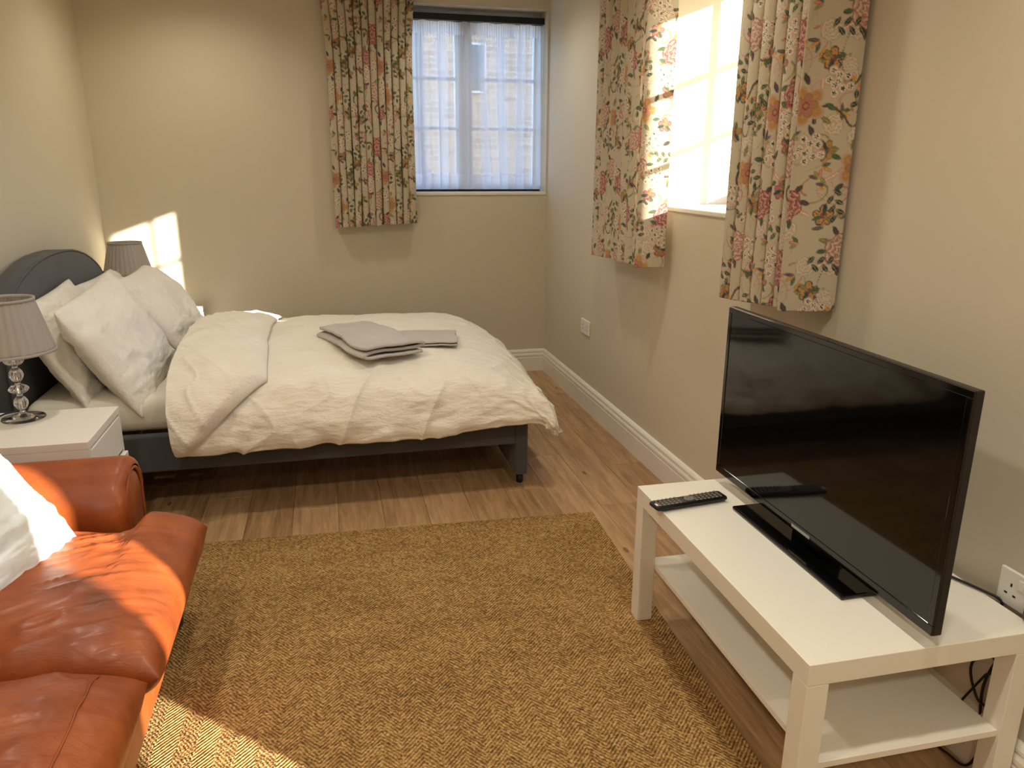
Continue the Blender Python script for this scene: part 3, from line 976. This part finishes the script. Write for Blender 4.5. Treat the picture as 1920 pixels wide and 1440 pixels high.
# towels
def towel(name, label, c, ang, w_, d_, layers, th, seed, group):
    """folded towel: stacked plies joined by a rolled fold on one side"""
    path = []
    z = 0
    r = th / 2
    L = d_
    pts = []
    for k in range(layers):
        zz = r + k * th
        a_, b_ = (0, L) if k % 2 == 0 else (L, 0)
        if k == 0:
            pts += [(a_, zz)]
        pts += [(a_ + (b_ - a_) * f, zz) for f in (.1, .5, .9)]
        if k < layers - 1:
            sg = 1 if b_ > a_ else -1
            pts += [(b_ + sg * r * .9, zz + th * .5)]
        else:
            pts += [(b_, zz)]
    cl = catmull(pts, 40 * layers)
    nw = 60
    uw = np.linspace(-.5, .5, nw)
    P = np.zeros((len(cl), nw, 3))
    P[..., 0] = uw[None] * w_ * (1 + .02 * np.sin(np.linspace(0, 9, len(cl))))[:, None]
    P[..., 1] = cl[:, 0][:, None] - L / 2 + .010 * fbm(uw * 3, 0 * uw, 2, seed)[None]
    zn = .006 * fbm(P[..., 0] * 7, P[..., 1] * 7, 3, seed)
    P[..., 2] = cl[:, 1][:, None] * (1 + .25 * vn(uw * 3, 0, seed + 4))[None] + np.clip(zn, -.003, .01)
    o = gridmesh(name, P, TOWEL, None, loc=c)
    o.rotation_euler = (0.0, 0.0, ang)
    s2 = o.modifiers.new('thick', 'SOLIDIFY'); s2.thickness = th * .62; s2.offset = 0
    return tag(o, label, 'towel', group)
towel('bath_towel', 'large folded grey towel lying on the duvet', (-1.29, -1.58, .592), 1.94, .52, .27, 3, .021, 5, 'towels on the bed')
towel('hand_towel', 'small folded grey towel tucked under the larger one', (-1.045, -1.50, .590), 1.42, .27, .34, 2, .012, 9, 'towels on the bed')

# ------------------------------------------------------------------ nightstands
def nightstand(label, y0, open_=0.):
    x0, x1 = -W + .03, -2.222
    y1 = y0 + .385
    t = thing('nightstand', label, 'nightstand', ((x0 + x1) / 2, (y0 + y1) / 2, 0), 'white nightstands')
    box('top', (x0, x1, y0, y1, .525, .55), NSW, t, .0015)
    box('side_panel', (x0, x1 - .0, y0, y0 + .016, .0, .5245), NSW, t, .001)
    box('side_panel', (x0, x1 - .0, y1 - .016, y1, .0, .5245), NSW, t, .001)
    box('back_panel', (x0, x0 + .008, y0 + .016, y1 - .016, .02, .5245), NSW, t)
    box('base_rail', (x1 - .05, x1 - .03, y0 + .016, y1 - .016, 0, .06), NSW, t)
    for za, zb_, op in ((.395, .518, .0), (.065, .385, open_)):
        d = box('drawer', (x1 - .016 + op, x1 + op + .002, y0 + .018, y1 - .018, za, zb_), NSW, t, .0015)
        b = box('drawer_box', (x1 - .40 + op, x1 - .016 + op, y0 + .03, y1 - .03, za + .01, zb_ - .05), NSW, None)
        b.parent = d; b.location = b.location - t.location - d.location
    return t
nightstand('white two-drawer nightstand between the bed and the leather sofa', -2.565, .014)
nightstand('white nightstand in the corner on the far side of the bed', -.45, 0)

def lamp(label, c, shade_rot=0):
    t = thing('table_lamp', label, 'lamp', c, 'crystal table lamps')
    lathe('base', [(.0001, 0), (.066, 0), (.068, .002), (.066, .005), (.045, .009), (.02, .014), (.012, .02), (.0001, .021)], CRYST, t, 48)
    rip = lambda r, z, th: r * (1 + (.05 if r > .012 else 0) * np.cos(14 * th))
    z = .02
    st = lathe('stem', [(.006, .018), (.006, .25)], CHROME, t, 14)
    def ball(z0, hh, rr):
        lathe('crystal_ball', [(.007 + (rr - .007) * math.sin(math.pi * k / 14) ** .75, z0 + hh * k / 14) for k in range(15)], CRYST, t, 56, ripple=rip)
    for z0, hh, rr in ((.030, .052, .021), (.088, .034, .030), (.128, .052, .021), (.186, .034, .029)):
        ball(z0, hh, rr)
    for z0 in (.024, .083, .123, .181, .222):
        lathe('collar', [(.004, z0 - .003), (.009, z0 - .002), (.009, z0 + .004), (.004, z0 + .005)], CHROME, t, 20)
    lathe('bulb', [(.0001, .335), (.012, .332), (.020, .318), (.021, .305), (.014, .285), (.012, .262), (.0001, .26)], BULB, t, 24)
    lathe('lamp_holder', [(.0001, .22), (.014, .22), (.014, .262), (.0001, .264)], BLKPL, t, 20)
    z0, z1, r0, r1 = .236, .410, .130, .088
    pl_ = lambda r, z, th: r * (1 + .012 * np.sign(np.sin(30 * th)) * np.abs(np.sin(30 * th)) ** .5 * (1 if r > .05 else 0))
    prof = [(r0 + (r1 - r0) * k / 14, z0 + (z1 - z0) * k / 14) for k in range(15)]
    sh_ = lathe('lamp_shade', prof, SHADE, t, 360, ripple=pl_)
    s_ = sh_.modifiers.new('thick', 'SOLIDIFY'); s_.thickness = .002; s_.offset = -1
    for r, z in ((r0, z0), (r1, z1)):
        rg_ = lathe('shade_trim', [(r - .003, z - .004), (r + .0035, z - .004), (r + .0035, z + .005), (r - .003, z + .005), (r - .003, z - .004)], SHADE, None, 72)
        rg_.parent = sh_
    lathe('finial', [(.0001, z1 - .028), (.016, z1 - .026), (.016, z1 - .022), (.0001, z1 - .02)], CHROME, t, 16)
    for k in range(3):
        a_ = k * 2.094 + .3
        sp_ = tube('spider_arm', [(.012 * math.cos(a_), .012 * math.sin(a_), z1 - .024), (.05 * math.cos(a_), .05 * math.sin(a_), z1 - .02), ((r1 - .003) * math.cos(a_), (r1 - .003) * math.sin(a_), z1 - .004)], .0016, CHROME, None, 14, 6)
        sp_.parent = sh_
    return t
lamp('grey pleated lamp with crystal stem on the nearer nightstand', (-2.502, -2.262, .5505))
lamp('grey pleated lamp against the sunlit corner beyond the pillows', (-2.577, -.27, .5505))
tag(tube('lamp_cable', [(-2.50, -2.235, .556), (-2.53, -2.19, .555), (-2.575, -2.205, .5545), (-2.60, -2.26, .5545), (-2.69, -2.28, .555), (-2.722, -2.28, .54), (-2.726, -2.28, .3)], .003, CABLE, n=80), 'thin dark cable of the crystal lamp on nightstand', 'cable')

# ------------------------------------------------------------------ television table
TX, TY, TR = -.5695, -3.0538, -.0103
tb = thing('tv_table', 'white rectangular table with a lower shelf beside the wall', 'table', (TX, TY, 0))
tb.rotation_euler.z = TR
def tbox(name, a0, a1, b0, b1, z0, z1, bev=.0015):
    bm = bmesh.new()
    c = Vector(((a0 + a1) / 2, (b0 + b1) / 2, (z0 + z1) / 2))
    bbox(bm, a0 - c.x, a1 - c.x, b0 - c.y, b1 - c.y, z0 - c.z, z1 - c.z, bev)
    return from_bm(name, bm, LACKW, tb, False, c)
tbox('table_top', 0, .55, -.9, 0, .4, .45)
for a in (0, .5):
    for b in (-.05, -.9):
        tbox('leg', a, a + .05, b, b + .05, .0088 if a == 0 else .0003, .3998)
tbox('shelf', .0505, .4995, -.893, -.007, .186, .202, .001)

# ------------------------------------------------------------------ television
tv = thing('television', 'black flat screen television standing on the white table', 'television', (-.30, -3.52, .4505))
TVY0, TVY1, TVZ0, TVZ1 = -3.972, -3.072, .487, 1.001
xf = -.318
bm = bmesh.new()
bbox(bm, 0, .022, -.450, .450, 0, TVZ1 - TVZ0, .003, 2)
from_bm('body', bm, BLKPL, tv, False, Vector((xf, -3.522, TVZ0)) - tv.location)
box('back_housing', (xf + .022, xf + .07, -3.80, -3.24, .53, .86), BLKPL, tv, .012)
box('screen', (xf - .0012, xf + .001, TVY0 + .017, TVY1 - .017, TVZ0 + .024, TVZ1 - .016), SCREEN, tv)
for b in ((xf - .003, xf + .004, TVY0 + .001, TVY1 - .001, TVZ1 - .0155, TVZ1 - .001), (xf - .003, xf + .004, TVY0 + .001, TVY1 - .001, TVZ0 + .001, TVZ0 + .0235),
          (xf - .003, xf + .004, TVY0 + .001, TVY0 + .0165, TVZ0 + .0235, TVZ1 - .0155), (xf - .003, xf + .004, TVY1 - .0165, TVY1 - .001, TVZ0 + .0235, TVZ1 - .0155)):
    box('bezel', b, GLOSS, tv, .0015)
bd = box('badge', (xf - .0036, xf - .0025, -3.560, -3.482, TVZ0 + .008, TVZ0 + .016), SILV, tv)
bm = bmesh.new()
bbox(bm, -.085, .085, -.247, .247, 0, .011, .004, 2)
from_bm('stand_base', bm, GLOSS, tv, False, Vector((-.285, -3.516, .4505)) - tv.location)
box('stand_neck', (-.29, -.25, -3.60, -3.44, .46, .56), GLOSS, tv, .006)

# remote
rm_ = thing('remote_control', 'black remote control with small keys on the white table', 'remote', (-.478, -3.213, .4505))
rm_.rotation_euler.z = .115
bm = bmesh.new()
bbox(bm, -.118, .118, -.0245, .0245, .0015, .019, .007, 3)
for v_ in bm.verts:
    if v_.co.z < .008:
        v_.co.x *= .955; v_.co.y *= .8
from_bm('case', bm, BLKPL, rm_, True)
kb = bmesh.new(); bbox(kb, -.0042, .0042, -.0034, .0034, .0, .0022, .0008, 1)
kme = bpy.data.meshes.new('key'); kb.to_mesh(kme); kb.free(); kme.materials.append(KEYM.m)
for r in range(16):
    if r in (6, 7, 8):
        continue
    for c_ in range(4):
        o = bpy.data.objects.new('key', kme); COL.objects.link(o); o.parent = rm_
        o.location = (-.104 + r * .0134, -.0165 + c_ * .011, .0186)
lathe('navigation_ring', [(.007, .0186), (.0075, .021), (.014, .021), (.0145, .0186)], KEYM, rm_, 28, (-.0, 0, 0))
lathe('ok_key', [(.0001, .0212), (.005, .0212), (.0055, .0186)], KEYM, rm_, 20)
box('light_key', (-.1145, -.1085, -.016, -.002, .0186, .0205), SOCK, None).parent = rm_

# ------------------------------------------------------------------ sockets
def socket(label, y_far, zc, plug=False, face=-1):
    """UK double socket on the right wall; y_far is its far edge"""
    y0, y1 = y_far - .147, y_far
    t = thing('wall_socket', label, 'socket', (0, (y0 + y1) / 2, zc), 'double wall sockets')
    box('plate', (-.0095, -.0004, y0, y1, zc - .043, zc + .043), SOCK, t, .003)
    for k, yc in enumerate((y1 - .034, y0 + .034)):
        for dy, dz, a, b in ((0, .013, .0022, .004), (.011, -.0095, .0038, .0022), (-.011, -.0095, .0038, .0022)):
            box('pin_hole', (-.0099, -.0092, yc + dy - a, yc + dy + a, zc - .004 + dz - b, zc - .004 + dz + b), HOLE, t)
        ys_ = yc + (-.024 if k == 0 else .024)
        box('switch', (-.0125, -.0094, ys_ - .006, ys_ + .006, zc + .008, zc + .032), SOCK, t, .001)
    return t
socket('white double socket low on the wall near the room corner', -.809, .485)
socket('white double socket just above the white table edge', -3.822, .487)
pg = thing('power_plug', 'black plug in the socket above the white table', 'plug', (-.012, -3.939, .476))
bm = bmesh.new(); bbox(bm, -.030, -.0015, -.022, .022, -.022, .022, .006, 2)
from_bm('plug_body', bm, BLKPL, pg, False, (.003, 0, 0))
tube('plug_cable', [(-.02, 0, -.022), (-.022, .0, -.045), (-.005, .03, -.07), (0.003, .09, -.2), (0.003, .10, -.30), (-.005, .06, -.44), (-.014, .04, -.468), (-.02, -.1, -.472)], .0032, CABLE, pg, 80)
tag(tube('television_cable', [(-.246, -3.50, .60), (-.16, -3.56, .50), (-.10, -3.64, .457), (-.06, -3.715, .4555), (-.030, -3.80, .4555), (-.0105, -3.838, .448), (-.0105, -3.842, .42), (-.012, -3.84, .33), (-.014, -3.80, .25), (-.012, -3.83, .18), (-.014, -3.88, .165), (-.03, -3.86, .02), (-.04, -3.80, .0045), (-.05, -3.74, .004), (-.1, -3.6, .004)], .0032, CABLE, n=160), 'black television cable running over the table back edge', 'cable')
tag(tube('aerial_cable', [(-.246, -3.40, .62), (-.15, -3.42, .50), (-.06, -3.46, .4555), (-.030, -3.5, .4555), (-.0105, -3.53, .445), (-.0105, -3.6, .40), (-.013, -3.86, .30), (-.014, -3.84, .25), (-.014, -3.795, .15), (-.03, -3.75, .02), (-.04, -3.69, .0045), (-.04, -3.4, .004)], .0028, CABLE, n=140), 'thin black aerial cable crossing behind the white shelf', 'cable')

# ------------------------------------------------------------------ sofa
sf = thing('sofa', 'tan leather sofa with rolled arms', 'sofa', (-2.3, -3.7, 0))
SX0, SXB = -W + .05, -1.94          # back / front of the base
SYF, SYN = -2.70, -4.86             # far / near end
SO = np.array(sf.location)
def lbox(name, b, bev=.03, seg=4, puff=0, seed=0, div=0, parent=None):
    x0, x1, y0, y1, z0, z1 = b
    bm = bmesh.new()
    c = Vector(((x0 + x1) / 2, (y0 + y1) / 2, (z0 + z1) / 2))
    bbox(bm, x0 - c.x, x1 - c.x, y0 - c.y, y1 - c.y, z0 - c.z, z1 - c.z, bev, seg)
    return from_bm(name, bm, LEA, sf, True, c - sf.location)
# base
lbox('base', (SX0, SXB, SYN + .02, SYF - .02, .075, .27), .02)
lbox('backrest', (SX0, SX0 + .22, SYN + .02, SYF - .03, .2, .80), .08, 6)
for yy in (SYF - .12, SYN + .12):
    for xx_ in (SXB - .05, SX0 + .06):
        lathe('foot', [(.0001, .009), (.022, .009), (.034, .022), (.036, .045), (.026, .066), (.022, .08), (.0001, .08)], DARKW, sf, 24, Vector((xx_, yy, 0)) - sf.location)
# rolled arms
def arm(yc, sgn):
    """sgn=+1: outer side towards +Y (far arm)"""
    zc, ry, rz = .470, .125, .115
    xa, xb = SX0 + .02, -2.035
    nx, na = 80, 72
    P = np.zeros((nx + 8, na, 3))
    th = np.linspace(0, 2 * math.pi, na, endpoint=False)
    for i in range(nx + 8):
        if i < nx:
            xx_ = xa + (xb - .03 - xa) * i / (nx - 1); k = 1.
        else:
            a_ = (i - nx + 1) / 8 * math.pi / 2
            xx_ = xb - .03 + .03 * math.sin(a_); k = 1 - .22 * (1 - math.cos(a_))
        cy, sy_ = np.cos(th), np.sin(th)
        yy = yc + sgn * ry * k * cy
        zz = zc + rz * k * sy_
        # skirt: lower half runs down to the base
        low = np.clip(-sy_, 0, 1)
        zz = zz - low ** 1.5 * (.27 * k)
        yy = yy - sgn * .0 * low
        fl_ = 1 + .022 * (np.abs(np.cos(20 * th)) - .6) * sstep(xb - .10, xb - .02, xx_) * (sy_ > -.4)
        P[i, :, 0] = xx_ + .004 * fbm(th * 2, th * 0 + xx_ * 4, 2, 3)
        P[i, :, 1] = yc + (yy - yc) * fl_
        P[i, :, 2] = zc + (zz - zc) * fl_
    o = gridmesh('arm', P - SO, LEA, sf, wrap_v=True)
    bm = bmesh.new(); bm.from_mesh(o.data)
    bmesh.ops.recalc_face_normals(bm, faces=bm.faces); bm.to_mesh(o.data); bm.free()
    # front scroll panel
    pts = []
    m = 44
    t2 = np.linspace(0, 2 * math.pi, m, endpoint=False)
    def ring(k, x_):
        sy_ = np.sin(t2)
        low = np.clip(-sy_, 0, 1)
        return np.stack([np.full(m, x_), yc + sgn * ry * k * np.cos(t2), zc + rz * k * sy_ - low ** 1.5 * .27 * k], -1)
    Pp = np.stack([ring(.80, xb - .012), ring(.74, xb - .010), ring(.66, xb - .013), ring(.60, xb - .006), ring(.45, xb + .001), ring(.2, xb + .004), ring(.001, xb + .004)])
    pn = gridmesh('arm_front_panel', Pp - SO, LEA, None, wrap_v=True)
    pn.parent = o
    rg_ = ring(.70, xb - .004)
    pipe = tube('piping', np.vstack([rg_, rg_[:1]]) - SO, .005, LEA, None, 120, 8, ends=False)
    pipe.parent = o
    return o
arm(SYF - .135, 1)
arm(SYN + .135, -1)
# seat cushions: T shaped at the ends, soft
def cushion(name, y0, y1, tee_far, tee_near, seed, xfr=-1.848):
    """superellipse soft box; the front part widens in front of the arms"""
    xb = SX0 + .19
    n_ = 120; m_ = 120
    u = np.linspace(0, 1, n_); v_ = np.linspace(0, 1, m_)
    U, V_ = np.meshgrid(u, v_, indexing='ij')
    top = None
    res = []
    zt_, zb_ = .455, .262
    for s in (1, -1):
        a_ = 2 * U - 1; b_ = 2 * V_ - 1
        A = np.sin(a_ * math.pi / 2) ; B = np.sin(b_ * math.pi / 2)
        X_ = xb + (xfr - xb) * (A + 1) / 2
        wid = sstep(-2.015, -1.975, X_)
        ya = y0 - tee_near * wid; yb_ = y1 + tee_far * wid
        Yc, Yh = (ya + yb_) / 2, (yb_ - ya) / 2
        Yv = Yc + Yh * B
        dome = (np.clip(1 - np.abs(A) ** 7, 0, 1) ** .5) * (np.clip(1 - np.abs(B) ** 9, 0, 1) ** .5)
        mid = (zt_ + zb_) / 2
        crown = .022 * (1 - A ** 2) * (1 - B ** 2) - .018 * sstep(.55, 1, A)
        Z_ = mid + s * ((zt_ - zb_) / 2) * dome + (crown * dome if s > 0 else 0)
        if s > 0:
            wr_ = .006 * fbm(X_ * 5, Yv * 5, 3, seed)
            wr_ = wr_ + .007 * (1 - np.abs(vn(X_ * 3.0 + Yv * 2, Yv * 17 - X_ * 7, seed + 3))) ** 5
            wr_ = wr_ + .005 * (1 - np.abs(vn(X_ * 5, Yv * 26 - X_ * 12, seed + 9))) ** 5
            seamd = np.minimum(Yv - ya, yb_ - Yv)
            Z_ = Z_ + wr_ * np.clip(dome, 0, 1)
        res.append(np.stack([X_, Yv, Z_], -1))
    nq = n_ * m_
    idx = np.arange(nq).reshape(n_, m_)
    f1 = np.stack([idx[:-1, :-1], idx[1:, :-1], idx[1:, 1:], idx[:-1, 1:]], -1).reshape(-1, 4)
    V = np.concatenate([res[0].reshape(-1, 3), res[1].reshape(-1, 3)]) - SO
    o = pyd(name, V, [tuple(int(i) for i in f) for f in np.concatenate([f1, f1[:, ::-1] + nq])], LEA, sf, True)
    bm = bmesh.new(); bm.from_mesh(o.data); bmesh.ops.remove_doubles(bm, verts=bm.verts, dist=.0015); bm.to_mesh(o.data); bm.free()
    o.data.polygons.foreach_set('use_smooth', [True] * len(o.data.polygons))
    return o, res[0]
c1, g1_ = cushion('seat_cushion', -3.575, -2.985, .125, 0, 3)
c2, g2_ = cushion('seat_cushion', -4.58, -3.585, 0, .12, 6, -1.868)
for c_, gg in ((c2, g2_),):
    k = int(np.argmin(np.abs(gg[:, 60, 0] + 1.94)))
    line = gg[k, 12:-12:4] + np.array((0, 0, .0015))
    sm_ = tube('seam', line - SO, .0022, LEA, None, 120, 6)
    sm_.parent = c_
for y0, y1 in ((-3.57, -2.98), (-4.57, -3.59)):
    lbox('back_cushion', (SX0 + .16, SX0 + .34, y0, y1, .44, .86), .07, 6)

# pale scatter cushion on the sofa
pillow('scatter_cushion', 'pale linen scatter cushion propped on the tan leather sofa', (-2.305, -3.235, .605), (-.32, -.95, 0), (-.60, .12, .76), .44, .40, .14, 31, CUSH, None, 'cushion')
